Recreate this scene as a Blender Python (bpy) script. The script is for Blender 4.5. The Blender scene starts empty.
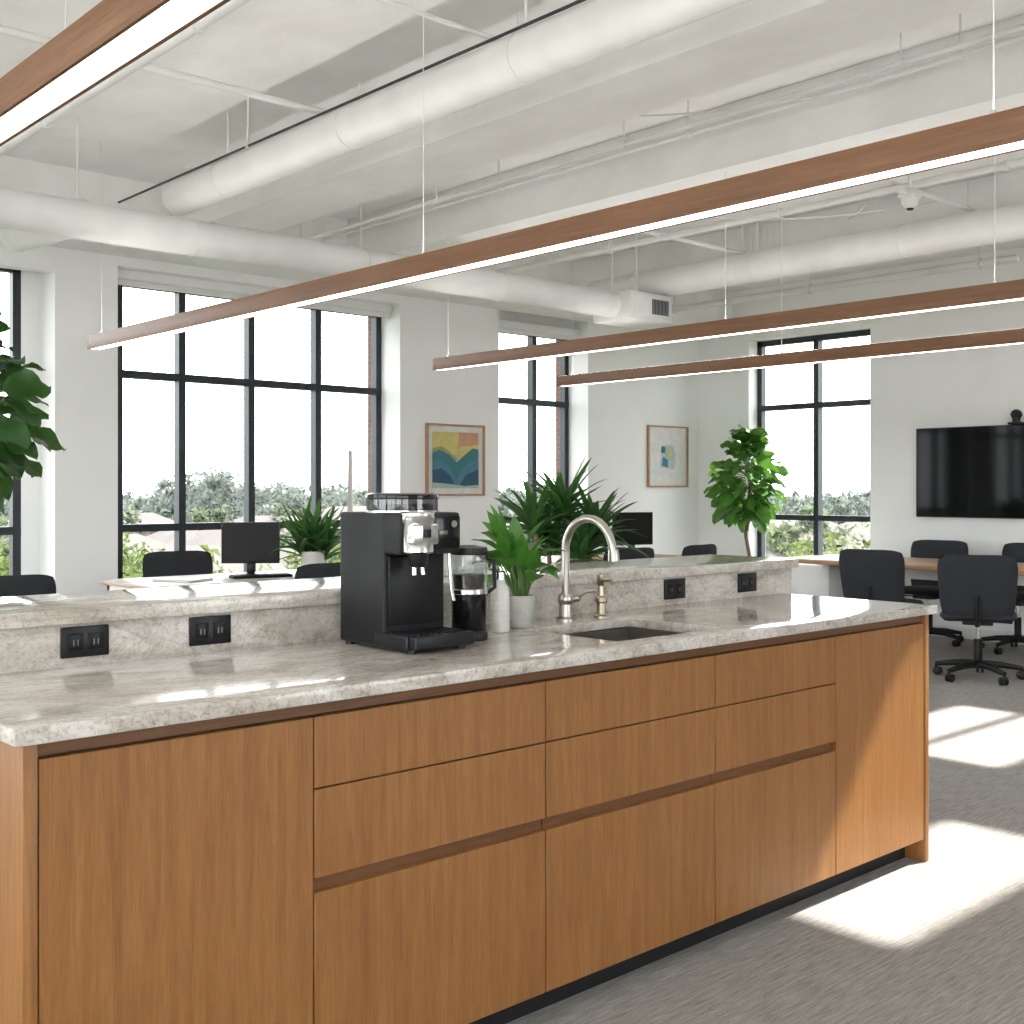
import bpy, bmesh, math, random
from mathutils import Vector, Matrix
random.seed(7)
scene = bpy.context.scene
COL = scene.collection

# ------------------------------------------------------------------ materials
def newmat(name):
    m = bpy.data.materials.new(name); m.use_nodes = True
    nt = m.node_tree
    b = nt.nodes["Principled BSDF"]
    return m, nt, b
def N(nt, typ, **kw):
    n = nt.nodes.new(typ)
    for k, v in kw.items():
        setattr(n, k, v)
    return n
def coords(nt, scale=(1,1,1), rot=(0,0,0)):
    tc = N(nt, 'ShaderNodeTexCoord'); mp = N(nt, 'ShaderNodeMapping')
    mp.inputs['Scale'].default_value = scale; mp.inputs['Rotation'].default_value = rot
    nt.links.new(tc.outputs['Object'], mp.inputs['Vector'])
    return mp.outputs['Vector']
def noise(nt, vec, scale, detail=4, rough=.5, dist=0):
    n = N(nt, 'ShaderNodeTexNoise')
    n.inputs['Scale'].default_value = scale; n.inputs['Detail'].default_value = detail
    n.inputs['Roughness'].default_value = rough; n.inputs['Distortion'].default_value = dist
    nt.links.new(vec, n.inputs['Vector']); return n.outputs['Fac']
def ramp(nt, fac, stops):
    r = N(nt, 'ShaderNodeValToRGB'); cr = r.color_ramp
    while len(cr.elements) < len(stops): cr.elements.new(.5)
    for e, (p, c) in zip(cr.elements, stops):
        e.position = p; e.color = (*c, 1) if len(c) == 3 else c
    nt.links.new(fac, r.inputs['Fac']); return r.outputs['Color']
def mix(nt, fac, a, b, mode='MIX'):
    m = N(nt, 'ShaderNodeMix', data_type='RGBA', blend_type=mode)
    if isinstance(fac, (int, float)): m.inputs[0].default_value = fac
    else: nt.links.new(fac, m.inputs[0])
    for s, v in ((6, a), (7, b)):
        if isinstance(v, tuple): m.inputs[s].default_value = (*v, 1)
        else: nt.links.new(v, m.inputs[s])
    return m.outputs[2]
def bump(nt, b, h, strength=.2, dist=.01):
    n = N(nt, 'ShaderNodeBump'); n.inputs['Strength'].default_value = strength
    n.inputs['Distance'].default_value = dist
    nt.links.new(h, n.inputs['Height']); nt.links.new(n.outputs[0], b.inputs['Normal'])
def pmat(name, col, rough=.5, metal=0, var=.12, nscale=12, spec=.5, bmp=0, emit=None, estr=0):
    m, nt, b = newmat(name)
    v = coords(nt)
    f = noise(nt, v, nscale, 3)
    c = ramp(nt, f, [(.3, tuple(x*(1-var) for x in col)), (.7, tuple(min(1, x*(1+var*.6)) for x in col))])
    nt.links.new(c, b.inputs['Base Color'])
    b.inputs['Roughness'].default_value = rough; b.inputs['Metallic'].default_value = metal
    b.inputs['Specular IOR Level'].default_value = spec
    if bmp: bump(nt, b, noise(nt, v, nscale*8, 3), bmp, .002)
    if emit:
        b.inputs['Emission Color'].default_value = (*emit, 1); b.inputs['Emission Strength'].default_value = estr
    return m
def wood(name, dark, mid, light, scale=(22,22,1.2), rough=.38):
    m, nt, b = newmat(name)
    v = coords(nt, scale)
    f1 = noise(nt, v, 2.2, 7, .62, .6)
    c1 = ramp(nt, f1, [(.25, dark), (.5, mid), (.78, light)])
    v2 = coords(nt, tuple(s*5 for s in scale))
    f2 = noise(nt, v2, 2.5, 3, .6)
    c2 = ramp(nt, f2, [(.3, (.70,.67,.64)), (.6, (1,1,1))])
    nt.links.new(mix(nt, .65, c1, c2, 'MULTIPLY'), b.inputs['Base Color'])
    b.inputs['Roughness'].default_value = rough
    bump(nt, b, f2, .08, .002)
    return m

W_WOOD = wood('walnut_veneer', (.215,.088,.022), (.275,.118,.032), (.345,.157,.048), rough=.42)
W_RECESS = wood('walnut_recess_shade', (.105,.043,.014), (.145,.060,.020), (.19,.084,.030), (1.2,22,22))  # darker walnut, horizontal grain: shade of the recessed strips put into the colour
W_PEND = wood('pendant_wood', (.155,.068,.028), (.21,.095,.042), (.27,.13,.062), (22,1.0,22), .5)
W_TABLE = wood('oak_table', (.36,.20,.10), (.46,.27,.14), (.54,.34,.19), (22,1.2,22), .35)
W_TABLEX = wood('oak_desk', (.36,.20,.10), (.46,.27,.14), (.54,.34,.19), (1.2,22,22), .35)
W_FRAME = wood('frame_oak', (.34,.18,.09), (.42,.24,.13), (.5,.3,.17), (20,20,20), .5)

def granite_mat():
    m, nt, b = newmat('granite')
    v = coords(nt)
    big = noise(nt, coords(nt, (1.4,2.8,2.8), (0,0,.35)), 3.0, 9, .70, .7)
    c = ramp(nt, big, [(.30,(.36,.32,.28)), (.43,(.52,.48,.435)), (.55,(.62,.59,.55)), (.74,(.71,.69,.66))])
    med = noise(nt, v, 75, 6, .78)
    cm = ramp(nt, med, [(.37,(.42,.38,.36)), (.46,(.87,.85,.83)), (.7,(1,1,1))])
    c = mix(nt, .62, c, cm, 'MULTIPLY')
    vo = N(nt, 'ShaderNodeTexVoronoi'); vo.inputs['Scale'].default_value = 210
    nt.links.new(v, vo.inputs['Vector'])
    sp = ramp(nt, vo.outputs['Color'], [(.15,(.38,.34,.31)), (.32,(1,1,1))])
    c = mix(nt, .35, c, sp, 'MULTIPLY')
    vein = noise(nt, coords(nt, (1.2,2.6,2.6), (0,0,.5)), 1.8, 9, .68, 1.7)
    vc = ramp(nt, vein, [(.44,(1,1,1)), (.50,(.62,.56,.50)), (.56,(1,1,1))])
    c = mix(nt, .5, c, vc, 'MULTIPLY')
    nt.links.new(c, b.inputs['Base Color'])
    b.inputs['Roughness'].default_value = .10
    return m
GRANITE = granite_mat()

def carpet_mat():
    m, nt, b = newmat('carpet')
    f = noise(nt, coords(nt, (6,70,1)), 1.6, 4, .7)
    c = ramp(nt, f, [(.3,(.24,.222,.208)), (.5,(.355,.333,.315)), (.72,(.47,.445,.42))])
    g = noise(nt, coords(nt), 260, 2, .7)
    gc = ramp(nt, g, [(.35,(.6,.6,.6)), (.6,(1,1,1))])
    nt.links.new(mix(nt, .8, c, gc, 'MULTIPLY'), b.inputs['Base Color'])
    b.inputs['Roughness'].default_value = .95; b.inputs['Specular IOR Level'].default_value = .15
    bump(nt, b, g, .5, .004)
    return m
CARPET = carpet_mat()
WALL = pmat('wall_paint', (.86,.86,.85), .7, var=.02, nscale=3, spec=.3)
def ceil_mat():
    m, nt, b = newmat('painted_concrete')
    f = noise(nt, coords(nt, (1,.6,1)), 3.5, 6, .6)
    c = ramp(nt, f, [(.3,(.75,.74,.72)), (.6,(.83,.825,.81)), (.8,(.87,.87,.86))])
    nt.links.new(c, b.inputs['Base Color']); b.inputs['Roughness'].default_value = .75
    bump(nt, b, noise(nt, coords(nt), 20, 5), .2, .01)
    return m
CEIL = ceil_mat()
DUCT = pmat('duct_white_paint', (.70,.695,.68), .5, var=.07, nscale=5)
BLACKF = pmat('black_aluminium', (.028,.034,.042), .4, var=.1, spec=.35)
BLACK = pmat('black_plastic', (.010,.010,.012), .38, var=.15, nscale=40, spec=.3)
BLACKM = pmat('black_textured_metal', (.011,.0115,.013), .48, var=.15, nscale=120, bmp=.15, spec=.3)
GLOSSB = pmat('gloss_black', (.006,.006,.007), .14, var=.05, spec=.35)
SATINB = pmat('satin_black', (.007,.007,.008), .4, var=.05, spec=.25)
DARKGLASS = pmat('screen_glass', (.005,.0055,.006), .06, var=.0, spec=.12)
CHROME = pmat('chrome', (.70,.70,.69), .16, 1, var=.04)
NICKEL = pmat('brushed_nickel', (.47,.44,.40), .28, 1, var=.05, nscale=60)
BRASS = pmat('champagne_bronze', (.42,.35,.27), .3, 1, var=.05)
STEEL = pmat('sink_steel', (.22,.20,.18), .32, .7, var=.08)
FABRIC = pmat('chair_fabric', (.032,.034,.040), .85, var=.25, nscale=160, bmp=.3, spec=.2)
CASTER = pmat('caster_black', (.009,.009,.010), .45, spec=.3)
WHITEP = pmat('white_laminate', (.78,.78,.77), .4, var=.03)
GAPSHADE = pmat('gap_shade', (.02,.014,.010), .8)  # near-black carcass colour stands in for shade between the panels
TOEK = pmat('toe_kick', (.010,.010,.011), .6, spec=.3)
CERAM = pmat('white_ceramic', (.66,.65,.62), .35, var=.03)
CONCR = pmat('grey_planter', (.50,.49,.46), .7, var=.12, nscale=60, bmp=.2)
BLACKPOT = pmat('planter_charcoal', (.10,.10,.10), .6)
SOIL = pmat('soil', (.045,.03,.02), .95, var=.4, nscale=80)
TRUNK = pmat('bark', (.22,.15,.10), .85, var=.3, nscale=60, bmp=.4)
COFFEE = pmat('coffee_beans', (.03,.014,.008), .5, var=.4, nscale=200, bmp=.4)
LED = pmat('led_diffuser', (.9,.88,.85), .5, emit=(1,.93,.84), estr=4.5, var=.01)
TOPGLOW = pmat('ceiling_fill_glow', (.9,.88,.85), .5, emit=(1,.97,.93), estr=14, var=.01)  # made-up emitter for the pendant tops, added to brighten the ceiling
def leafmat(name, a, b_):
    m, nt, b = newmat(name)
    f = noise(nt, coords(nt), 9, 3)
    c = ramp(nt, f, [(.3, a), (.7, b_)])
    nt.links.new(c, b.inputs['Base Color']); b.inputs['Roughness'].default_value = .38
    tr = N(nt, 'ShaderNodeBsdfTranslucent')
    nt.links.new(mix(nt, .5, c, (.20,.42,.04)), tr.inputs['Color'])
    ms = N(nt, 'ShaderNodeMixShader'); ms.inputs[0].default_value = .22
    out = [n for n in nt.nodes if n.type == 'OUTPUT_MATERIAL'][0]
    nt.links.new(b.outputs[0], ms.inputs[1]); nt.links.new(tr.outputs[0], ms.inputs[2])
    nt.links.new(ms.outputs[0], out.inputs['Surface'])
    return m
LEAF_FIG = leafmat('fiddle_leaf', (.018,.062,.018), (.04,.115,.032))
LEAF_FIG2 = leafmat('fiddle_leaf_bright', (.045,.15,.022), (.10,.27,.045))
LEAF_DRA = leafmat('dracaena_leaf', (.02,.072,.025), (.05,.14,.04))
LEAF_LIL = leafmat('lily_leaf', (.03,.13,.016), (.08,.25,.03))
STEM = pmat('green_stem', (.10,.20,.05), .5)
def glass_mat(name, tint=(1,1,1), base=.04):
    m, nt, b = newmat(name)
    nt.nodes.remove(b)
    out = [n for n in nt.nodes if n.type == 'OUTPUT_MATERIAL'][0]
    t = N(nt, 'ShaderNodeBsdfTransparent'); t.inputs[0].default_value = (*tint, 1)
    g = N(nt, 'ShaderNodeBsdfGlossy'); g.inputs['Roughness'].default_value = .02
    lw = N(nt, 'ShaderNodeLayerWeight'); lw.inputs[0].default_value = .12
    mm = N(nt, 'ShaderNodeMath', operation='MULTIPLY_ADD')
    nt.links.new(lw.outputs['Facing'], mm.inputs[0]); mm.inputs[1].default_value = .35; mm.inputs[2].default_value = base
    ms = N(nt, 'ShaderNodeMixShader')
    nt.links.new(mm.outputs[0], ms.inputs[0]); nt.links.new(t.outputs[0], ms.inputs[1]); nt.links.new(g.outputs[0], ms.inputs[2])
    nt.links.new(ms.outputs[0], out.inputs['Surface'])
    return m
WGLASS = glass_mat('window_glass', (.98,.99,.99), .02)
JGLASS = glass_mat('clear_glass', (.80,.82,.82), .08)
SMOKE = glass_mat('smoked_plastic', (.30,.30,.31), .08)
def brick_mat():
    m, nt, b = newmat('brick')
    br = N(nt, 'ShaderNodeTexBrick'); br.inputs['Scale'].default_value = 5
    br.inputs['Color1'].default_value = (.10,.05,.035,1); br.inputs['Color2'].default_value = (.13,.06,.045,1)
    br.inputs['Mortar'].default_value = (.14,.12,.11,1)
    nt.links.new(coords(nt, (1,1,1), (math.pi/2,0,0)), br.inputs['Vector'])
    nt.links.new(br.outputs[0], b.inputs['Base Color']); b.inputs['Roughness'].default_value = .9
    return m
BRICK = brick_mat()

# ------------------------------------------------------------------ mesh builder
class MB:
    def __init__(s): s.bm = bmesh.new(); s.mats = []
    def mi(s, m):
        if m not in s.mats: s.mats.append(m)
        return s.mats.index(m)
    def merge(s, t, mat, M=None):
        i = s.mi(mat)
        for f in t.faces: f.material_index = i
        if M is not None: bmesh.ops.transform(t, matrix=M, verts=t.verts)
        me = bpy.data.meshes.new('tmp'); t.to_mesh(me); t.free()
        s.bm.from_mesh(me); bpy.data.meshes.remove(me)
    def box(s, a, b, mat, bev=0, seg=2, M=None):
        t = bmesh.new(); bmesh.ops.create_cube(t, size=1)
        for v in t.verts:
            for k in range(3): v.co[k] = (a[k]+b[k])/2 + v.co[k]*(b[k]-a[k])
        if bev: bmesh.ops.bevel(t, geom=list(t.edges), offset=bev, segments=seg, affect='EDGES', profile=.5)
        s.merge(t, mat, M)
    def lathe(s, c, prof, mat, seg=32, M=None, cap=True):
        t = bmesh.new(); rings = []
        for r, z in prof:
            rings.append([t.verts.new((c[0]+r*math.cos(2*math.pi*i/seg), c[1]+r*math.sin(2*math.pi*i/seg), c[2]+z)) for i in range(seg)])
        for a, b in zip(rings, rings[1:]):
            for i in range(seg):
                j = (i+1) % seg
                t.faces.new((a[i], a[j], b[j], b[i]))
        if cap:
            if prof[0][0] > 1e-5: t.faces.new(rings[0][::-1])
            if prof[-1][0] > 1e-5: t.faces.new(rings[-1])
        bmesh.ops.remove_doubles(t, verts=t.verts, dist=1e-6)
        s.merge(t, mat, M)
    def cyl(s, c, r, h, mat, seg=24, M=None): s.lathe(c, [(r,0),(r,h)], mat, seg, M)
    def tube(s, pts, r, mat, seg=12, M=None):
        pts = [Vector(p) for p in pts]
        rr = r if isinstance(r, (list, tuple)) else [r]*len(pts)
        t = bmesh.new(); rings = []; up = None
        for i, p in enumerate(pts):
            d = (pts[min(i+1, len(pts)-1)] - pts[max(i-1, 0)]).normalized()
            if up is None:
                up = Vector((0,0,1)) if abs(d.z) < .9 else Vector((1,0,0))
            x = d.cross(up)
            if x.length < 1e-4: x = d.cross(Vector((0,1,0)))
            x.normalize(); up = x.cross(d).normalized()
            rings.append([t.verts.new(p + (x*math.cos(2*math.pi*k/seg) + up*math.sin(2*math.pi*k/seg))*rr[i]) for k in range(seg)])
        for a, b in zip(rings, rings[1:]):
            for i in range(seg):
                j = (i+1) % seg; t.faces.new((a[i], a[j], b[j], b[i]))
        t.faces.new(rings[0][::-1]); t.faces.new(rings[-1])
        bmesh.ops.recalc_face_normals(t, faces=t.faces)
        s.merge(t, mat, M)
    def pad(s, w, h, T, mat, M, f=None, n=16, rnd=.10, taper=0):
        t = bmesh.new(); A = []; B = []
        for i in range(n+1):
            ra = []; rb = []
            for j in range(n+1):
                a = -1+2*i/n; b = -1+2*j/n
                x = a*w/2*(1-rnd*abs(b)**5)*(1+taper*b); z = b*h/2*(1-rnd*abs(a)**5)
                th = T/2*(max(0, 1-max(abs(a), abs(b))**5)**.5)
                y = f(x, z) if f else 0
                ra.append(t.verts.new((x, y-th, z))); rb.append(t.verts.new((x, y+th, z)))
            A.append(ra); B.append(rb)
        for i in range(n):
            for j in range(n):
                t.faces.new((A[i][j], A[i+1][j], A[i+1][j+1], A[i][j+1]))
                t.faces.new((B[i][j], B[i][j+1], B[i+1][j+1], B[i+1][j]))
        bmesh.ops.remove_doubles(t, verts=t.verts, dist=1e-5)
        bmesh.ops.recalc_face_normals(t, faces=t.faces)
        s.merge(t, mat, M)
    def leaf(s, base, d, L, W, mat, kind='fig', droop=.3, fold=.15, roll=0, wave=0):
        base = Vector(base); d = Vector(d).normalized()
        up = Vector((0,0,1))
        side = d.cross(up)
        if side.length < .05: side = Vector((1,0,0))
        side.normalize(); nrm = side.cross(d).normalized()
        if roll:
            R = Matrix.Rotation(roll, 3, d); side = R @ side; nrm = R @ nrm
        n = 9; t = bmesh.new(); rows = []
        ph = random.random()*6
        for i in range(n+1):
            q = i/n
            if kind == 'fig': w = W*max(.06, math.sin(math.pi*min(1,(.06+.94*q)))**.55)*(.62+.38*q)
            elif kind == 'lance': w = W*max(.02, math.sin(math.pi*q**.8)**.9)
            else: w = W*min(1, .35+q*5)*max(.02, (1-q)**.55)
            c = base + d*L*q + Vector((0,0,-1))*droop*L*q*q
            wv = wave*math.sin(q*11+ph)*W*.2
            rows.append([t.verts.new(c - side*w/2 + nrm*(fold*w+wv)), t.verts.new(c - side*w/4 + nrm*(fold*w*.35)), t.verts.new(c),
                         t.verts.new(c + side*w/4 + nrm*(fold*w*.35)), t.verts.new(c + side*w/2 + nrm*(fold*w-wv))])
        for a, b in zip(rows, rows[1:]):
            for k in range(4): t.faces.new((a[k], a[k+1], b[k+1], b[k]))
        s.merge(t, mat)
    def grid(s, xs, ys, z0, z1, mat, holes=(), bev=0):
        t = bmesh.new(); V = {}
        def v(i, j):
            if (i, j) not in V: V[(i, j)] = t.verts.new((xs[i], ys[j], z0))
            return V[(i, j)]
        for i in range(len(xs)-1):
            for j in range(len(ys)-1):
                if (i, j) in holes: continue
                t.faces.new((v(i,j), v(i,j+1), v(i+1,j+1), v(i+1,j)))
        r = bmesh.ops.extrude_face_region(t, geom=list(t.faces))
        bmesh.ops.translate(t, verts=[g for g in r['geom'] if isinstance(g, bmesh.types.BMVert)], vec=(0,0,z1-z0))
        bmesh.ops.recalc_face_normals(t, faces=t.faces)
        if bev:
            E = [e for e in t.edges if len(e.link_faces) == 2 and e.calc_face_angle() > .5]
            bmesh.ops.bevel(t, geom=E, offset=bev, segments=3, affect='EDGES', profile=.5)
        s.merge(t, mat)
    def done(s, name, loc=(0,0,0), rz=0, ang=40):
        lim = math.radians(ang)
        for f in s.bm.faces: f.smooth = True
        if ang < 180:
            for e in s.bm.edges:
                if len(e.link_faces) == 2 and e.calc_face_angle(0) > lim: e.smooth = False
        me = bpy.data.meshes.new(name); s.bm.to_mesh(me); s.bm.free()
        for m in s.mats: me.materials.append(m)
        return place(me, name, loc, rz)
def place(me, name, loc=(0,0,0), rz=0):
    o = bpy.data.objects.new(name, me); COL.objects.link(o)
    o.location = loc; o.rotation_euler = (0,0,rz); return o

# ------------------------------------------------------------------ camera
F = 1158.0
cam = bpy.data.cameras.new('camera'); co = bpy.data.objects.new('camera', cam); COL.objects.link(co)
cam.sensor_width = 36; cam.lens = F/1024*36; cam.shift_y = -22/1024; cam.clip_end = 2000; cam.clip_start = .05
co.location = (0,0,1.32); co.rotation_euler = (math.pi/2, 0, -math.radians(42.27))
scene.camera = co

# ------------------------------------------------------------------ room
CZ = 3.4; YW = 8.2; YP = 7.9; XE = 9.9; YO = 8.34
b = MB(); b.box((-3.2,-4.2,-.12), (10.3,YO,0), CARPET); b.done('floor')
b = MB()
b.grid([-3.2,5.91,7.4,8.0,9.8,10.3], [-4.2,.83,1.40,1.62,2.55,YO+.1], CZ, CZ+.12, CEIL, holes={(1,1),(3,3)})
b.done('ceiling')
b = MB()  # roof openings out of view, added and sized to throw the sun patches
for (x0,x1,y0,y1,nb) in ((5.91,7.4,.83,1.40,0),(8.0,9.8,1.62,2.55,1)):
    b.box((x0-.05,y0-.05,CZ+.12),(x1+.05,y0,CZ+.2),BLACKF); b.box((x0-.05,y1,CZ+.12),(x1+.05,y1+.05,CZ+.2),BLACKF)
    b.box((x0-.05,y0,CZ+.12),(x0,y1,CZ+.2),BLACKF); b.box((x1,y0,CZ+.12),(x1+.05,y1,CZ+.2),BLACKF)
    for k in range(nb):
        yy = y0+(y1-y0)*(k+1.1)/(nb+1); b.box((x0,yy-.03,CZ+.12),(x1,yy+.03,CZ+.17),BLACKF)
    b.box((x0,y0,CZ+.185),(x1,y1,CZ+.19),WGLASS)
b.done('sun_patch_opening')
Z0, Z1 = .45, 2.87
wins = [(1.0,2.86),(3.53,5.90),(7.05,8.19)]
b = MB()
b.box((-3.2,YP,0),(1.0,YO,CZ),WALL)
b.box((2.99,YP,0),(3.43,YO,CZ),WALL); b.box((2.86,YW-.03,0),(2.99,YO,CZ),WALL); b.box((3.43,YW-.03,0),(3.53,YO,CZ),WALL)
b.box((5.90,YP,0),(7.02,YO,CZ),WALL)
b.box((8.19,YP,0),(10.2,YO,CZ),WALL)
for x0,x1 in wins:
    b.box((x0,YW-.12,0),(x1,YO,Z0),WALL); b.box((x0,YW-.1,Z1),(x1,YO,CZ),WALL)
b.box((5.875,8.26,Z0),(5.905,YO,Z1),BRICK)
b.box((8.175,8.26,Z0),(8.195,YO,Z1),BRICK)
b.done('wall_north')
b = MB()
for (y0,y1) in ((-4.2,5.84),(7.24,YO)): b.box((XE,y0,0),(10.2,y1,CZ),WALL)
b.box((XE,5.84,0),(10.2,7.24,Z0),WALL); b.box((XE,5.84,Z1),(10.2,7.24,CZ),WALL)
b.done('wall_east')
b = MB()
b.box((-3.2,-4.2,0),(10.2,-4,Z0),WALL); b.box((-3.2,-4.2,3.25),(10.2,-4,CZ),WALL)
for x0,x1 in ((-3.2,-2.8),(-.2,3.2),(5.8,10.1)): b.box((x0,-4.2,Z0),(x1,-4,3.25),WALL)
b.done('wall_south')
b = MB()
b.box((-3.2,-4,0),(-3,YO,Z0),WALL); b.box((-3.2,-4,3.25),(-3,YO,CZ),WALL)
for y in (-4,-1,2,5,8.0): b.box((-3.2,y,Z0),(-3,min(y+.4,YO),3.25),WALL)
b.done('wall_west')
b = MB(); b.box((-3,7.45,2.97),(XE,YP+.02,CZ),CEIL)
for x in (3.6,5.06,7.5): b.box((x,-4,3.06),(x+.46,7.46,CZ),CEIL)
b.box((1.0,7.9,2.80),(2.99,8.0,2.97),WALL); b.box((3.43,7.9,2.90),(5.9,8.0,2.97),WALL)
b.done('ceiling_beam')

def window(name, axis, c, a0, a1, z0, z1, mull, rails, t=.055):
    b = MB()
    def bx(u0,u1,za,zb,d0=-.03,d1=.04,m=BLACKF):
        if axis == 'x': b.box((u0,c+d0,za),(u1,c+d1,zb),m)
        else: b.box((c+d0,u0,za),(c+d1,u1,zb),m)
    bx(a0,a0+t,z0,z1); bx(a1-t,a1,z0,z1); bx(a0,a1,z0,z0+t); bx(a0,a1,z1-t,z1)
    for u in mull: bx(u-t/2,u+t/2,z0,z1,-.035,.045)
    for z in rails: bx(a0,a1,z-t/2,z+t/2,-.033,.043)
    bx(a0,a1,z0,z1,.0,.004,WGLASS)
    bx(a0,a1,z0-.03,z0,-.16,.0,WHITEP)
    return b.done(name)
R = [1.04,2.17]
window('window_1','x',YW,1.0,2.86,Z0,Z1,[1.62,2.24],R)
window('window_2','x',YW,3.53,5.90,Z0,Z1,[4.05,4.64,5.26],R)
window('window_3','x',YW,7.05,8.19,Z0,Z1,[7.72],R)
window('window_4','y',10.08,5.84,7.24,Z0,Z1,[6.53],R)
for i,(x0,x1) in enumerate([(-2.8,-.2),(3.2,5.8)]):
    window('window_%d'%(5+i),'x',-4.1,x0,x1,Z0,3.25,[(x0+x1)/2],[2.17])
for i,(y0,y1) in enumerate([(-3.6,-1),(-.6,2),(2.4,5),(5.4,8.0)]):
    window('window_%d'%(7+i),'y',-3.1,y0,y1,Z0,3.25,[(y0+y1)/2],[2.17])
b = MB(); b.box((5.9,YP-.012,0),(7.02,YP,.1),WHITEP); b.box((8.19,YP-.012,0),(XE,YP,.1),WHITEP); b.done('baseboard_north')
b = MB(); b.box((XE-.012,-4,0),(XE,YP-.012,.1),WHITEP); b.done('baseboard_east')
for x0,x1 in ((3.45,5.89),(7.03,8.18)):
    b = MB(); b.box((x0,8.0,2.83),(x1,8.08,2.905),WHITEP,.012,3); b.box((x0,8.03,2.80),(x1,8.036,2.84),WHITEP); b.box((x0,8.022,2.79),(x1,8.044,2.806),WHITEP,.004); b.done('roller_blind')

# ducts & pipes
def duct(name, p0, p1, r, rings=1.2):
    b = MB(); p0 = Vector(p0); p1 = Vector(p1); L = (p1-p0).length; d = (p1-p0)/L
    b.tube([p0,p1], r, DUCT, 32)
    n = int(L/rings)
    for k in range(n+1):
        q = p0 + d*(k*rings+.05); b.tube([q, q+d*.02], r+.003, DUCT, 32)
        if k % 2 == 0:
            b.tube([q+Vector((0,0,r)), Vector((q.x,q.y,CZ))], .006, DUCT, 6)
    return b.done(name)
duct('air_duct', (3.12,-3.9,3.03), (3.12,6.35,3.03), .10)
duct('air_duct.001', (-2.9,6.25,2.79), (6.75,6.25,2.79), .105)
duct('air_duct.002', (7.22,2.75,3.0), (7.22,6.9,3.0), .115)
duct('air_duct.003', (2.55,6.36,2.84), (2.56,7.4,2.9), .10)
b = MB()
b.box((6.74,6.05,2.66),(7.25,6.45,2.88),DUCT,.01)
b.box((6.80,6.03,2.69),(7.20,6.05,2.85),DUCT,.003)
for k in range(12): b.box((6.98+k*.017,6.022,2.71),(6.984+k*.017,6.032,2.83),BLACKF)
b.box((6.98,6.2,2.88),(7.0,6.22,CZ),DUCT)
b.done('air_vent')
def pipe(name, pts, r, mat=DUCT, hang=1.5):
    b = MB(); b.tube(pts, r, mat, 10)
    a = Vector(pts[0]); c = Vector(pts[-1]); L = (c-a).length
    for k in range(int(L/hang)+1):
        q = a+(c-a)*min(1,(k*hang+.3)/L); b.tube([q, (q.x,q.y,CZ)], .005, DUCT, 6); b.tube([q-(c-a).normalized()*.012, q+(c-a).normalized()*.012], r*1.5, DUCT, 10)
    return b.done(name)
pipe('sprinkler_pipe', [(2.0,-3.9,3.02),(2.0,7.4,3.02)], .022)
pipe('sprinkler_pipe.001', [(-2.9,4.9,3.20),(3.62,4.9,3.20)], .018)
pipe('sprinkler_pipe.002', [(6.35,2.6,3.12),(6.35,7.4,3.12)], .022)
pipe('conduit_pipe', [(4.8,-3.9,3.2),(4.8,7.4,3.2)], .012)
pipe('conduit_pipe.001', [(3.045,-3.9,3.115),(3.045,7.0,3.115)], .007, BLACKF, 3)
pipe('conduit_pipe.002', [(5.5,3.6,3.16),(7.52,3.6,3.16)], .014)
pipe('conduit_pipe.003', [(5.5,5.4,3.14),(7.52,5.4,3.14)], .016)
pipe('conduit_pipe.004', [(1.1,-3.9,3.2),(1.1,7.4,3.2)], .012)
pipe('conduit_pipe.005', [(8.6,3.85,3.05),(8.6,7.4,3.05)], .03)
pipe('conduit_pipe.006', [(6.05,2.6,3.22),(6.05,7.4,3.22)], .010)
pipe('conduit_pipe.007', [(4.3,-3.9,3.04),(4.3,7.4,3.04)], .012)
pipe('conduit_pipe.008', [(-2.9,3.7,3.24),(3.62,3.7,3.24)], .012)
def cable(name, a, c, sag, r=.005):
    a = Vector(a); c = Vector(c); b = MB()
    b.tube([a.lerp(c,k/14)+Vector((0,0,-4*sag*(k/14)*(1-k/14))) for k in range(15)], r, DUCT, 6); b.done(name)
cable('ceiling_cable', (4.1,4.4,3.3),(5.08,2.6,3.3), .12)
cable('ceiling_cable.001', (5.5,5.8,3.36),(7.5,3.9,3.3), .15)
cable('ceiling_cable.002', (5.5,3.0,3.3),(7.5,4.6,3.3), .12)
cable('ceiling_cable.003', (3.3,6.6,3.3),(3.62,4.4,3.3), .10)
b = MB()
sx,sy = 6.14,3.37
b.cyl((sx,sy,3.0), .012, .40, DUCT); b.box((sx-.05,sy-.05,2.985),(sx+.05,sy+.05,3.04),DUCT,.012); b.lathe((sx,sy,2.925),[(0,0),(.03,.008),(.045,.03),(.05,.06)],DUCT,24); b.lathe((sx,sy,2.918),[(0,0),(.016,.003),(.022,.012)],BLACK,16)
b.box((sx-.12,sy-.02,3.0),(sx-.05,sy+.02,3.03),DUCT,.005)
b.done('ceiling_sensor')

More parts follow.
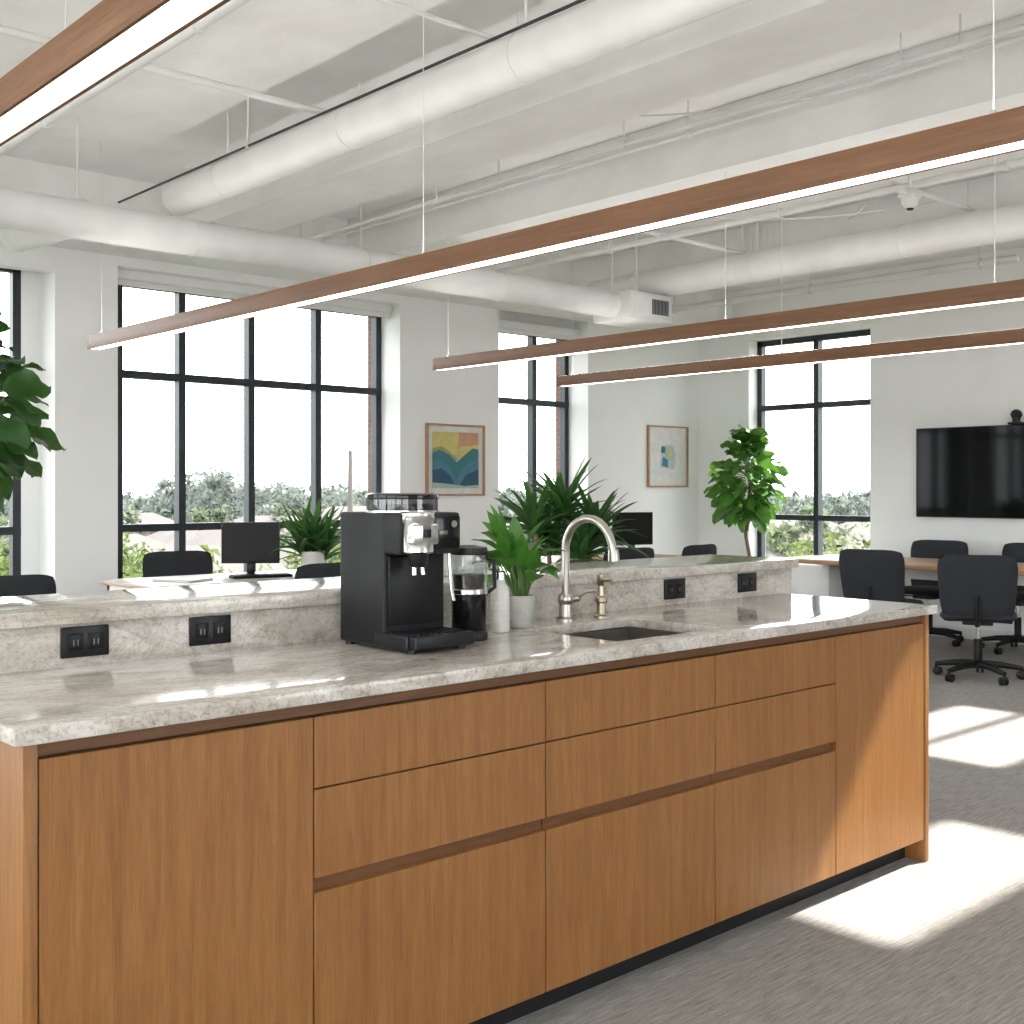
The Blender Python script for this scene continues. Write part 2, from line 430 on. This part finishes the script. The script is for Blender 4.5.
# pendants with an added glow on their unseen top faces
def pendant(name, x, y0, y1, zb=2.165, cab=()):
    b = MB(); w = .085; h = .082
    b.box((x,y0,zb+.012),(x+w,y1,zb+h),W_PEND,.002)
    b.box((x,y0,zb),(x+.009,y1,zb+.014),W_PEND); b.box((x+w-.009,y0,zb),(x+w,y1,zb+.014),W_PEND)
    b.box((x,y0,zb),(x+w,y0+.009,zb+.014),W_PEND); b.box((x,y1-.009,zb),(x+w,y1,zb+.014),W_PEND)
    b.box((x+.009,y0+.009,zb+.002),(x+w-.009,y1-.009,zb+.012),LED)
    b.box((x+.015,y0+.015,zb+h),(x+w-.015,y1-.015,zb+h+.002),TOPGLOW)
    for yy in cab:
        b.tube([(x+w/2,yy,zb+h),(x+w/2,yy,CZ)], .002, DUCT, 6); b.cyl((x+w/2,yy,zb+h), .008,.02, CHROME, 12)
    return b.done(name)
pendant('linear_pendant_light', 2.79, .4, 6.86, cab=(6.75,3.64,1.33))
pendant('linear_pendant_light.001', 5.08, 1.9, 6.42, cab=(6.3,3.9,2.4))
pendant('linear_pendant_light.002', 6.62, 2.6, 6.74, cab=(6.6,4.6,2.8))
pendant('linear_pendant_light.003', .90, .4, 6.8, cab=(6.6,3.6,.8))

# ------------------------------------------------------------------ island
b = MB()
XL, XR = .721, 3.87
YF = 2.055
b.box((XL+.026,YF+.020,.10),(XR-.026,2.15,.86),GAPSHADE)
b.box((XL+.026,YF+.075,0),(XR-.026,2.15,.10),TOEK)
b.box((XL+.026,2.52,.0),(XR-.026,2.66,.86),GAPSHADE)
b.box((XL,YF-.003,0),(XL+.026,2.68,.878),W_WOOD,.0015)
b.box((XR-.026,YF-.003,0),(XR,2.68,.878),W_WOOD,.0015)
b.box((XL+.026,YF+.012,.852),(XR-.026,2.13,.880),W_RECESS)
cols = [.7485,1.3125,1.981,2.6525,3.276,XR-.0275]
g = .0018
def panel(x0,x1,z0,z1): b.box((x0+g,YF,z0),(x1-g,YF+.02,z1),W_WOOD,.0012,1)
panel(cols[0],cols[1],.082,.848); panel(cols[4],cols[5],.082,.848)
for i in (1,2,3):
    x0,x1 = cols[i],cols[i+1]
    panel(x0,x1,.700,.848); panel(x0,x1,.512,.6965); panel(x0,x1,.082,.481)
    b.box((x0+g,YF+.016,.478),(x1-g,YF+.03,.515),W_RECESS)
b.box((.72,2.70,0),(3.93,2.98,1.01),W_WOOD)
b.box((.70,2.68,.905),(3.95,2.70,1.01),GRANITE)
b.box((3.87,2.69,0),(3.952,2.985,1.01),GRANITE)
SX0,SX1,SY0,SY1 = 2.32,2.78,2.13,2.50
b.grid([.70,SX0,SX1,3.895],[2.03,SY0,SY1,2.685],.880,.910,GRANITE,holes={(1,1)},bev=.003)
b.grid([.69,3.965],[2.655,3.09],1.01,1.045,GRANITE,bev=.003)
b.done('kitchen_island')
# sink
b = MB()
x0,x1,y0,y1 = SX0-.006,SX1+.006,SY0+.020,SY1+.006
for bx in (((x0,y0,.70),(x1,y0+.006,.879)),((x0,y1-.006,.70),(x1,y1,.879)),((x0,y0,.70),(x0+.006,y1,.879)),((x1-.006,y0,.70),(x1,y1,.879)),((x0,y0,.695),(x1,y1,.703)),((x0,SY0-.004,.868),(x1,y0+.006,.879))):
    b.box(*bx, STEEL)
b.lathe(((x0+x1)/2,(y0+y1)/2,.703),[(.045,0),(.045,.003),(.03,.002),(.0,.001)],CHROME,24)
b.done('sink')
# faucet
b = MB(); fx,fy = 2.578,2.585
b.lathe((fx,fy,.910),[(.030,0),(.030,.006),(.022,.012),(.020,.05),(.024,.055),(.024,.075),(.017,.085)],NICKEL,24)
pts = [(fx,fy,.99),(fx,fy,1.13)]
rad = .10
for k in range(1,15):
    a = math.pi*k/14*1.0
    pts.append((fx, fy-rad+rad*math.cos(a), 1.132+rad*math.sin(a)))
pts += [(fx,fy-2*rad-.004,1.12)]
b.tube(pts,.0125,NICKEL,16)
b.tube([(fx,fy-2*rad-.004,1.14),(fx,fy-2*rad-.005,1.125),(fx,fy-2*rad-.006,1.105)],[.0145,.017,.018],NICKEL,16)
b.tube([(fx+.015,fy,.975),(fx+.05,fy-.005,.978)],.012,NICKEL,14)
b.tube([(fx+.045,fy-.005,.978),(fx+.055,fy-.035,1.0),(fx+.06,fy-.075,1.005)],[.008,.006,.005],NICKEL,12)
b.done('faucet')
b = MB()
b.lathe((2.73,2.575,.910),[(.024,0),(.024,.005),(.016,.01),(.015,.045),(.022,.05),(.022,.062),(.013,.07),(.010,.10),(.014,.105),(.014,.135),(.004,.145)],BRASS,20)
b.tube([(2.73,2.575,1.03),(2.73,2.53,1.035),(2.73,2.515,1.022)],[.007,.006,.005],BRASS,10)
b.done('soap_dispenser')
# outlets
for i,x in enumerate((1.083,1.403,3.22,3.65)):
    b = MB(); z = .966
    b.box((x-.057,2.672,z-.036),(x+.057,2.6805,z+.036),BLACK,.003)
    for s in (-.024,.024):
        b.box((x+s-.017,2.670,z-.02),(x+s+.017,2.673,z+.02),SATINB,.002)
        b.box((x+s-.006,2.6695,z-.008),(x+s-.004,2.6702,z+.006),STEEL); b.box((x+s+.004,2.6695,z-.008),(x+s+.006,2.6702,z+.006),STEEL)
    b.done('power_outlet')

# coffee machine
b = MB(); z0 = .911
X0,X1 = 1.74,1.94
b.box((X0,2.40,z0+.008),(X1,2.60,1.262),BLACKM,.008,3)
b.box((X0+.002,2.335,1.155),(X1,2.45,1.262),BLACKM,.008,3)
b.box((X0-.002,2.30,z0+.006),(X1+.002,2.44,z0+.045),BLACK,.006,3)
b.box((X0+.006,2.272,z0+.012),(X1-.002,2.42,z0+.046),BLACK,.006,3)
for k in range(9): b.box((X0+.018+k*.019,2.285,z0+.046),(X0+.027+k*.019,2.39,z0+.049),SATINB)
for xx in (X0+.02,X1-.02):
    for yy in (2.31,2.58): b.cyl((xx,yy,z0-.0005),.012,.012,BLACK,12)
b.box((X0+.012,2.392,z0+.06),(X1-.012,2.404,1.15),SATINB,.003)
hx = X0+.056
b.lathe((hx,2.335,1.160),[(.040,0),(.044,.004),(.044,.075),(.047,.079),(.047,.101),(.040,.105)],CHROME,36)
b.box((hx-.040,2.293,1.182),(hx+.040,2.345,1.235),CHROME,.006,3)
b.lathe((hx,2.33,1.125),[(.018,0),(.024,.006),(.028,.038)],BLACK,24)
b.tube([(hx-.012,2.33,1.130),(hx-.014,2.327,1.105)],.006,CHROME,10); b.tube([(hx+.012,2.33,1.130),(hx+.014,2.327,1.105)],.006,CHROME,10)
b.box((hx-.012,2.289,1.20),(hx+.012,2.295,1.222),BLACK,.003)
b.box((X0+.110,2.328,1.17),(X1-.006,2.337,1.252),GLOSSB,.003)
b.box((X0+.122,2.325,1.205),(X0+.150,2.3285,1.215),STEEL,.001)
b.lathe((0,0,0),[(.009,0),(.009,.005)],STEEL,20,M=Matrix.Translation((X0+.172,2.33,1.232))@Matrix.Rotation(math.pi/2,4,'X'))
b.tube([(X1-.02,2.36,1.16),(X1-.018,2.35,1.06),(X1-.022,2.335,1.03)],.005,CHROME,10)
hc = (1.84,2.455,1.262)
b.lathe(hc,[(.088,0),(.094,.006),(.094,.034)],SMOKE,36)
b.lathe(hc,[(.082,.001),(.082,.020)],COFFEE,30)
b.lathe((hc[0],hc[1],hc[2]+.034),[(.096,0),(.097,.004),(.095,.012),(.085,.016)],GLOSSB,36)
b.lathe((hc[0],hc[1],hc[2]-.001),[(.097,0),(.097,.006)],CHROME,36)
b.done('coffee_machine')
# coffee grinder with glass jar
b = MB(); c = (2.045,2.425,.911)
b.lathe(c,[(.050,0),(.052,.005),(.052,.020),(.048,.026)],BLACK,30)
b.lathe(c,[(.046,.026),(.047,.028),(.049,.12),(.050,.128)],GLOSSB,30)
b.lathe(c,[(.050,.126),(.052,.128),(.052,.138),(.050,.14)],CHROME,30)
b.lathe(c,[(.047,.14),(.050,.17),(.050,.235)],JGLASS,30,cap=False)
b.lathe(c,[(.040,.141),(.043,.17),(.043,.178)],COFFEE,30)
b.lathe(c,[(.051,.233),(.052,.238),(.050,.252),(.02,.258)],BLACK,30)
b.tube([(c[0]+.046,c[1]-.01,c[2]+.225),(c[0]+.073,c[1]-.02,c[2]+.215),(c[0]+.076,c[1]-.02,c[2]+.14),(c[0]+.048,c[1]-.01,c[2]+.12)],.006,BLACK,10)
b.done('coffee_grinder')
b = MB(); c = (2.225,2.50,.911)
b.lathe(c,[(.026,0),(.028,.004),(.028,.11),(.024,.13),(.014,.142),(.014,.15)],CERAM,26)
for k in range(6): b.lathe(c,[(.0282,.02+k*.014),(.0292,.024+k*.014),(.0282,.028+k*.014)],CERAM,26,cap=False)
b.lathe(c,[(.017,.15),(.017,.172),(.012,.176)],CHROME,22)
b.done('ceramic_bottle')
b = MB(); c = Vector((2.345,2.54,.911))
b.lathe(c,[(.030,0),(.034,.004),(.042,.09),(.042,.095),(.038,.095),(.037,.082)],CONCR,28,cap=False)
b.lathe(c,[(.0,.084),(.037,.083)],SOIL,20); b.lathe(c,[(0,.001),(.03,.001)],CONCR,20)
for k in range(44):
    a = random.random()*2*math.pi; tl = random.uniform(.12,1.0)
    h = random.uniform(.03,.165)*(1.2-.45*tl)
    ky = .45 if math.sin(a) > 0 else 1
    p = c+Vector((math.cos(a)*.018,math.sin(a)*.018,.085))
    q = c+Vector((math.cos(a)*.09*tl-.04*(h/.15),math.sin(a)*.085*tl*ky,.095+h))
    b.tube([p,(p+q)/2+Vector((0,0,.012)),q],.0022,STEM,6)
    b.leaf(q,(math.cos(a)*tl-.18,math.sin(a)*tl*ky,1.0-.75*tl),random.uniform(.09,.14),random.uniform(.04,.056),LEAF_LIL,'lance',droop=.45*tl,fold=.14,roll=random.uniform(-.7,.7))
b.done('potted_peace_lily')

# ------------------------------------------------------------------ plants
def fig(name, base, ztop, zlow, rad, nleaf, mat, Lr=(.17,.25), seed=1, wr=(.66,.82)):
    random.seed(seed)
    b = MB(); x,y = base
    b.lathe((x,y,0),[(.14,0),(.16,.01),(.20,.36),(.20,.38),(.18,.38),(.175,.33)],BLACKPOT,28,cap=False)
    b.lathe((x,y,.33),[(0,0),(.176,0)],SOIL,20); b.lathe((x,y,.002),[(0,0),(.14,0)],BLACKPOT,20)
    H = ztop-.15
    trunk = [(x+.02*math.sin(k*1.3),y+.02*math.cos(k*1.7),.3+(H-.3)*k/8) for k in range(9)]
    b.tube(trunk,[.022-.0017*k for k in range(9)],TRUNK,10)
    for s in range(3):
        a = s*2.1+seed; zb = zlow+.05+.1*s
        b.tube([(x,y,zb-.15),(x+math.cos(a)*rad*.3,y+math.sin(a)*rad*.3,zb+.05),(x+math.cos(a)*rad*.5,y+math.sin(a)*rad*.5,zb+.3)],[.012,.009,.006],TRUNK,8)
    for k in range(nleaf):
        q = (k+.5)/nleaf; z = zlow+.08+(H-zlow-.04)*q
        a = k*2.399+random.uniform(-.3,.3)
        rr = rad*math.sin(math.pi*(.22+.68*q))
        L = random.uniform(*Lr); st = max(.02, rr-L*random.uniform(.45,1.25))
        p0 = Vector((x+math.cos(a)*.02,y+math.sin(a)*.02,z-.03)); p = Vector((x+math.cos(a)*st,y+math.sin(a)*st,z))
        b.tube([p0,p],.004,STEM,6)
        up = -.75+1.7*q+random.uniform(-.45,.45)
        b.leaf(p,(math.cos(a),math.sin(a),up),L,L*random.uniform(*wr),mat,'fig',droop=random.uniform(.1,.4),fold=.10,roll=random.uniform(-1.0,1.0),wave=.5)
    return b.done(name)
fig('fiddle_leaf_fig',(9.33,6.84),1.96,1.02,.34,150,LEAF_FIG2,(.17,.24),4)
fig('fiddle_leaf_fig.001',(1.44,4.83),2.07,1.34,.35,100,LEAF_FIG,(.16,.22),6)

def dracaena(name, loc, z0, heads, L, W, n, seed, potr=.2, poth=.4, mat=LEAF_DRA, lift=.15):
    random.seed(seed); b = MB(); x,y = loc
    b.lathe((x,y,z0),[(potr*.8,0),(potr*.85,.01),(potr,poth*.95),(potr,poth),(potr*.92,poth),(potr*.9,poth*.88)],CERAM,28,cap=False)
    b.lathe((x,y,z0+poth*.88),[(0,0),(potr*.9,0)],SOIL,20); b.lathe((x,y,z0+.002),[(0,0),(potr*.8,0)],CERAM,20)
    for (hx,hy,hz) in heads:
        b.tube([(x+hx*.3,y+hy*.3,z0+poth*.8),(x+hx*.8,y+hy*.8,z0+(poth+hz)/2),(x+hx,y+hy,z0+hz)],.016 if poth>.3 else .006,TRUNK,8)
        for k in range(n):
            a = k*2.399+random.random()*.4; q = k/n
            up = lift+1.9*q+random.uniform(-.15,.15)
            b.leaf((x+hx,y+hy,z0+hz-.10*(1-q)*L*2),(math.cos(a),math.sin(a),up),L*random.uniform(.75,1.05),W*random.uniform(.8,1.1),mat,'blade',droop=random.uniform(.15,.5)*(1.2-q*.6),fold=.2,roll=random.uniform(-.6,.6))
    return b.done(name)
dracaena('potted_dracaena',(5.66,5.70),0,[(0,0,1.20),(.20,-.10,1.05),(-.20,.08,1.10),(.02,-.17,.92),(0,.15,.95)],.48,.065,40,11,.2,.42)
dracaena('desk_plant',(4.42,6.93),.7425,[(0,0,.22),(.07,-.04,.18),(-.07,.04,.20)],.46,.05,32,12,.085,.15,lift=.4)

# ------------------------------------------------------------------ office chair
def chair_mesh():
    b = MB()
    b.pad(.50,.47,.05,FABRIC,Matrix.Translation((0,-.225,.645))@Matrix.Rotation(math.radians(10),4,'X'),lambda x,z:.55*x*x+.25*(z)**2,rnd=.10,taper=.06)
    b.pad(.50,.48,.075,FABRIC,Matrix.Translation((0,.02,.455))@Matrix.Rotation(math.radians(-88),4,'X'),lambda x,z:.15*x*x,rnd=.11)
    b.tube([(0,-.08,.40),(0,-.22,.40),(0,-.258,.47),(0,-.255,.60)],[.02,.018,.016,.014],CASTER,10)
    b.box((-.1,-.12,.385),(.1,.12,.42),CASTER,.01)
    b.cyl((0,0,.12),.028,.16,CASTER,18); b.cyl((0,0,.26),.016,.14,CHROME,16)
    b.lathe((0,0,.075),[(.035,0),(.05,.01),(.05,.045),(.03,.06)],CASTER,20)
    for k in range(5):
        a = k*2*math.pi/5+.3; c,s = math.cos(a),math.sin(a)
        b.tube([(c*.03,s*.03,.105),(c*.16,s*.16,.10),(c*.30,s*.30,.078)],[.028,.023,.016],CASTER,10)
        b.cyl((c*.30,s*.30,.045),.009,.03,CASTER,10)
        for o in (-.016,.016):
            M = Matrix.Translation((c*.30-s*o-c*.012,s*.30+c*o-s*.012,.029))@Matrix.Rotation(a,4,'Z')@Matrix.Rotation(math.pi/2,4,'X')
            b.lathe((0,0,-.009),[(.022,0),(.028,.003),(.028,.015),(.022,.018)],CASTER,18,M=M)
    b.tube([(.1,.02,.40),(.22,.03,.395)],.006,CASTER,8)
    return b.done('office_chair')
ch = chair_mesh(); me = ch.data
ch.location = (7.86,3.80,0); ch.rotation_euler = (0,0,math.radians(-66))
def chair(x,y,deg): place(me,'office_chair',(x,y,0),math.radians(deg))
chair(7.98,4.60,-84); chair(9.40,4.98,95); chair(9.42,4.22,85)
chair(3.9,6.18,5); chair(2.12,6.42,-8); chair(3.80,7.58,172)
chair(6.65,6.16,-8); chair(7.42,6.14,6)

# conference table
b = MB()
b.box((8.28,2.3,.705),(9.16,5.75,.745),W_TABLE,.006)
for yy in (2.9,5.35):
    b.box((8.42,yy,.02),(9.02,yy+.06,.705),WHITEP,.004); b.box((8.36,yy-.05,0),(9.08,yy+.11,.022),WHITEP,.004)
b.box((8.70,2.96,.60),(8.74,5.35,.70),WHITEP)
b.done('conference_table')
b = MB()
b.box((9.40,5.55,.06),(9.86,6.4,.62),WHITEP,.004); b.box((9.42,5.57,0),(9.84,6.38,.06),TOEK)
b.box((9.394,5.56,.08),(9.40,5.97,.60),WHITEP,.001); b.box((9.394,5.98,.08),(9.40,6.39,.60),WHITEP,.001)
b.done('credenza')
# TV
b = MB()
b.box((XE-.055,3.90,1.075),(XE-.022,5.345,1.880),BLACK,.004); b.box((XE-.057,3.908,1.086),(XE-.0545,5.337,1.872),DARKGLASS)
b.box((XE-.03,4.4,1.3),(XE,4.85,1.7),BLACK)
b.done('wall_mounted_tv')
b = MB()
b.box((XE-.10,4.36,1.881),(XE-.025,4.48,1.90),BLACK,.004)
b.lathe((XE-.062,4.42,1.90),[(.03,0),(.034,.02),(.034,.03)],BLACK,20)
b.lathe((0,0,0),[(.028,-.03),(.042,-.02),(.045,.01),(.036,.035),(.02,.04)],BLACK,24,M=Matrix.Translation((XE-.062,4.42,1.965))@Matrix.Rotation(-math.pi/2,4,'Y'))
b.done('conference_camera')

# desks
def desk(name,x0,x1,y0,y1,top):
    b = MB()
    b.box((x0,y0,.730),(x1,y1,.742),DTOP if top is None else top,.002); b.box((x0,y0,.715),(x1,y1,.730),W_TABLEX,.002)
    for x in (x0+.03,x1-.07): 
        b.box((x,y0+.04,0),(x+.04,y0+.08,.715),WHITEP,.003); b.box((x,y1-.08,0),(x+.04,y1-.04,.715),WHITEP,.003); b.box((x,y0+.04,.66),(x+.04,y1-.04,.715),WHITEP)
    b.box((x0+.07,y1-.08,.64),(x1-.07,y1-.05,.715),WHITEP)
    return b.done(name)
DTOP = pmat('white_desk_top',(.48,.44,.39),.35,var=.03)
desk('office_desk',3.05,5.0,6.55,7.3,None)
desk('office_desk.001',6.3,8.0,6.5,7.3,W_TABLEX)
def monitor(x,y,deg,w=.50,h=.30,zl=.14):
    b = MB()
    b.box((-w/2,-.012,zl),(w/2,.012,zl+h),BLACK,.004); b.box((-w/2+.008,-.0135,zl+.01),(w/2-.008,-.0115,zl-.008+h),SATINB)
    b.box((-.03,.012,zl-.06),(.03,.035,zl+.15),BLACK,.004); b.box((-.10,-.07,0),(.10,.10,.01),BLACK,.004); b.box((-.025,.0,.01),(.025,.03,zl),BLACK,.003)
    return b.done('computer_monitor',(x,y,.742),math.radians(deg))
monitor(3.98,7.02,-38,.39,.28,.08); monitor(7.72,6.9,-20,.40,.29,.09); monitor(7.22,7.0,-60,.40,.28,.09)
b = MB(); b.box((-.2,-.06,0),(.2,.06,.018),SATINB,.004)
for r in range(4):
    for k in range(12): b.box((-.19+k*.032,-.05+r*.026,.018),(-.165+k*.032,-.03+r*.026,.022),BLACK)
b.done('keyboard',(3.92,6.78,.7425),math.radians(-12))
b = MB()
for k in range(4): b.box((-.11,-.15,k*.004),(.11,.15,k*.004+.0035),CERAM,M=Matrix.Rotation(k*.05,4,'Z'))
b.done('paper_stack',(3.4,6.85,.7425),.3)

# ------------------------------------------------------------------ art
def cmat(n,c): return pmat('art_'+n,c,.7,var=.1,nscale=14)
def artwork(name,x0,x1,z0,z1,shapes,paper,matw,fr=.018):
    b = MB(); y = YP
    b.box((x0,y-.03,z0),(x0+fr,y,z1),W_FRAME,.001); b.box((x1-fr,y-.03,z0),(x1,y,z1),W_FRAME,.001)
    b.box((x0+fr,y-.03,z0),(x1-fr,y,z0+fr),W_FRAME,.001); b.box((x0+fr,y-.03,z1-fr),(x1-fr,y,z1),W_FRAME,.001)
    b.box((x0+fr,y-.012,z0+fr),(x1-fr,y-.002,z1-fr),paper)
    ax0,ax1,az0,az1 = x0+fr+matw,x1-fr-matw,z0+fr+matw,z1-fr-matw
    for i,(m,poly) in enumerate(shapes):
        t = bmesh.new(); yy = y-.0125-.0006*i
        t.faces.new([t.verts.new((ax0+(ax1-ax0)*u,yy,az0+(az1-az0)*v)) for u,v in poly])
        b.merge(t,m)
    return b.done(name)
teal = cmat('teal',(.04,.17,.19)); navy = cmat('navy',(.025,.08,.14)); yel = cmat('yellow',(.60,.52,.18)); org = cmat('orange',(.55,.30,.18))
blu = cmat('blue',(.06,.20,.28)); mint = cmat('mint',(.38,.48,.42)); olive = cmat('olive',(.30,.32,.13)); paper = cmat('paper',(.70,.69,.66)); gry = cmat('grey',(.48,.53,.55))
full = [(0,0),(1,0),(1,1),(0,1)]
artwork('framed_art',6.167,6.828,1.268,1.898,[
 (mint,full),(yel,[(.0,.64),(.55,.58),(.6,1),(0,1)]),(org,[(.55,.70),(1,.76),(1,1),(.58,1)]),(yel,[(.55,.5),(1,.55),(1,.78),(.6,.74)]),
 (olive,[(0,.70),(.2,.74),(.38,.64),(.55,.50),(.4,.44),(0,.48)]),
 (teal,[(0,.62),(.15,.68),(.35,.60),(.52,.46),(.70,.60),(.88,.72),(1,.70),(1,.1),(0,.1)]),
 (blu,[(0,.46),(.15,.50),(.30,.44),(.45,.28),(.52,.16),(.60,.30),(.75,.44),(.9,.50),(1,.50),(1,.0),(0,.0)]),(navy,[(0,.32),(.2,.35),(.38,.22),(.48,.06),(0,.0)]),(navy,[(.58,.05),(.72,.24),(1,.34),(1,.0)]),(mint,[(0,.10),(.3,.08),(.7,.04),(1,.06),(1,0),(0,0)])],paper,.05)
artwork('framed_art.001',9.06,9.70,1.35,1.99,[
 (gry,[(.1,.15),(.8,.1),(.9,.55),(.7,.9),(.2,.85)]),(blu,[(.2,.2),(.5,.15),(.5,.4),(.25,.5)]),(mint,[(.35,.5),(.75,.4),(.8,.8),(.4,.85)]),(yel,[(.5,.55),(.68,.5),(.7,.72),(.55,.74)]),(teal,[(.15,.62),(.35,.6),(.38,.8),(.18,.82)])],paper,.14,.015)

# ------------------------------------------------------------------ exterior
GZ = -8.0
def ground_mat():
    m, nt, b_ = newmat('outdoor_ground')
    f = noise(nt, coords(nt), .10, 9, .75)
    c = ramp(nt, f, [(.36,(.048,.062,.030)), (.5,(.066,.074,.045)), (.62,(.088,.085,.072))])
    nt.links.new(c, b_.inputs['Base Color']); b_.inputs['Roughness'].default_value = 1; return m
b = MB(); b.box((-500,-500,GZ-1),(1400,1400,GZ),ground_mat()); b.done('ground_outdoor')
BOUNCE = pmat('bounce_paving',(.72,.71,.68),.85,var=.05,nscale=2)  # pale slab added outside, out of view, to bounce sun onto the ceiling
b = MB(); b.box((-16,-22,-.35),(10.2,-4.22,-.10),BOUNCE); b.box((-16,-4.22,-.35),(-3.22,3.0,-.10),BOUNCE); b.done('light_bounce_slab')
def foliage(name, col, tr_col, var=.4, ns=1.):
    m, nt, b_ = newmat(name)
    f = noise(nt, coords(nt), ns, 4, .7)
    c = ramp(nt, f, [(.3, tuple(x*(1-var) for x in col)), (.7, tuple(x*(1+var*.5) for x in col))])
    nt.links.new(c, b_.inputs['Base Color']); b_.inputs['Roughness'].default_value = 1; b_.inputs['Specular IOR Level'].default_value = .05
    tr = N(nt, 'ShaderNodeBsdfTranslucent'); tr.inputs['Color'].default_value = (*tr_col, 1)
    ms = N(nt, 'ShaderNodeMixShader'); ms.inputs[0].default_value = .45
    out = [n for n in nt.nodes if n.type == 'OUTPUT_MATERIAL'][0]
    nt.links.new(b_.outputs[0], ms.inputs[1]); nt.links.new(tr.outputs[0], ms.inputs[2]); nt.links.new(ms.outputs[0], out.inputs['Surface'])
    return m
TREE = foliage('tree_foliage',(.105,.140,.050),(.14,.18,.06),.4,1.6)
TREE2 = foliage('tree_foliage_hazed',(.150,.170,.150),(.15,.17,.155),.25,.3)  # paled and greyed: distance haze put into the foliage colour
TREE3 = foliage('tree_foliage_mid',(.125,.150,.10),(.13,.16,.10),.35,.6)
random.seed(21)
class Cloud:
    def __init__(s): s.v = []; s.f = []
    def tuft(s,x,y,z,r,n=10,sz=.5):
        for _ in range(n):
            o = len(s.v)
            cx,cy,cz = x+random.gauss(0,r*.45), y+random.gauss(0,r*.45), z+random.gauss(0,r*.4)
            for q in range(4):
                s.v.append((cx+random.uniform(-1,1)*r*sz, cy+random.uniform(-1,1)*r*sz, cz+random.uniform(-1,1)*r*sz))
            s.f.append([o,o+1,o+2]); s.f.append([o,o+2,o+3])
    def add(s,b,mat):
        me = bpy.data.meshes.new('t'); me.from_pydata(s.v,[],s.f); i = b.mi(mat)
        for p in me.polygons: p.material_index = i
        b.bm.from_mesh(me); bpy.data.meshes.remove(me)
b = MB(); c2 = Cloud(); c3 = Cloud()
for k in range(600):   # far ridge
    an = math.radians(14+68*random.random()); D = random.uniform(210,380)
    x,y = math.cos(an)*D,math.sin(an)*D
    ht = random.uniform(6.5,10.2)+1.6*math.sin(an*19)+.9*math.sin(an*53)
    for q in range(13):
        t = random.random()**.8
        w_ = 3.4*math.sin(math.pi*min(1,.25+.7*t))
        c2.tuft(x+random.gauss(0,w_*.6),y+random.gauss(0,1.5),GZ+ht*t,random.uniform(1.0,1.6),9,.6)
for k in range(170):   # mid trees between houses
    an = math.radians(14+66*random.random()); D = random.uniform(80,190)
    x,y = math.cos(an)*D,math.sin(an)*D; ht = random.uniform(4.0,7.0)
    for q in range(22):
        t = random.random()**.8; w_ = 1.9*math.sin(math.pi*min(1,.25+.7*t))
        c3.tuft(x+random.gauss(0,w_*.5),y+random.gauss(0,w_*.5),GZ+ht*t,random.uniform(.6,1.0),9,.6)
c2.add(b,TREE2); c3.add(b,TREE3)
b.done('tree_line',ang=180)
b = MB(); c1 = Cloud()
for k in range(72):
    an = math.radians(random.uniform(14,78)); D = random.uniform(36,72)
    x,y = math.cos(an)*D,math.sin(an)*D
    h = random.uniform(2.6,4.4)
    b.tube([(x,y,GZ),(x,y,GZ+h)],.15,TRUNK,6)
    for q in range(44):
        c1.tuft(x+random.gauss(0,1.3),y+random.gauss(0,1.3),GZ+h+random.gauss(.9,.9),random.uniform(.45,.75),12,.35)
c1.add(b,TREE)
b.done('garden_trees',ang=180)
b = MB(); BW = pmat('house_wall',(.092,.080,.072),.9,var=.1,nscale=.3); BR = pmat('house_roof',(.062,.054,.050),.9,var=.15,nscale=.3); BG = pmat('house_window',(.045,.05,.055),.3)
for k in range(44):
    an = math.radians(14+64*(k+.5)/44); D = random.uniform(85,160)
    x,y = math.cos(an)*D,math.sin(an)*D; w,d,h = random.uniform(8,15),random.uniform(7,11),random.uniform(3.2,5.4)
    b.box((x-w/2,y-d/2,GZ),(x+w/2,y+d/2,GZ+h),BW)
    for q in range(int(w/2)): b.box((x-w/2+.6+q*2,y-d/2-.03,GZ+h*.45),(x-w/2+1.5+q*2,y-d/2,GZ+h*.75),BG)
    t = bmesh.new(); zz = GZ+h
    p = [t.verts.new(q) for q in ((x-w/2-.4,y-d/2-.4,zz),(x+w/2+.4,y-d/2-.4,zz),(x+w/2+.4,y+d/2+.4,zz),(x-w/2-.4,y+d/2+.4,zz),(x-w/4,y,zz+1.8),(x+w/4,y,zz+1.8))]
    for f in ((0,1,5,4),(1,2,5),(2,3,4,5),(3,0,4)): t.faces.new([p[i] for i in f])
    b.merge(t,BR)
b.tube([(48.4,70.9,GZ),(48.4,70.9,4.2)],[.3,.16],BW,12)
b.done('neighbourhood_houses')

# ------------------------------------------------------------------ light
w = bpy.data.worlds.new('world'); scene.world = w; w.use_nodes = True
bg = w.node_tree.nodes['Background']; bg.inputs[0].default_value = (.96,.98,1,1); bg.inputs[1].default_value = 7.0
sun = bpy.data.lights.new('sun','SUN'); sun.energy = 18; sun.angle = math.radians(1.2); sun.color = (1,.95,.87)
so = bpy.data.objects.new('sun',sun); COL.objects.link(so)
so.rotation_euler = (-Vector((1,-.3,1.2))).to_track_quat('-Z','Y').to_euler(); so.location = (12,-6,12)
scene.view_settings.view_transform = 'Standard'
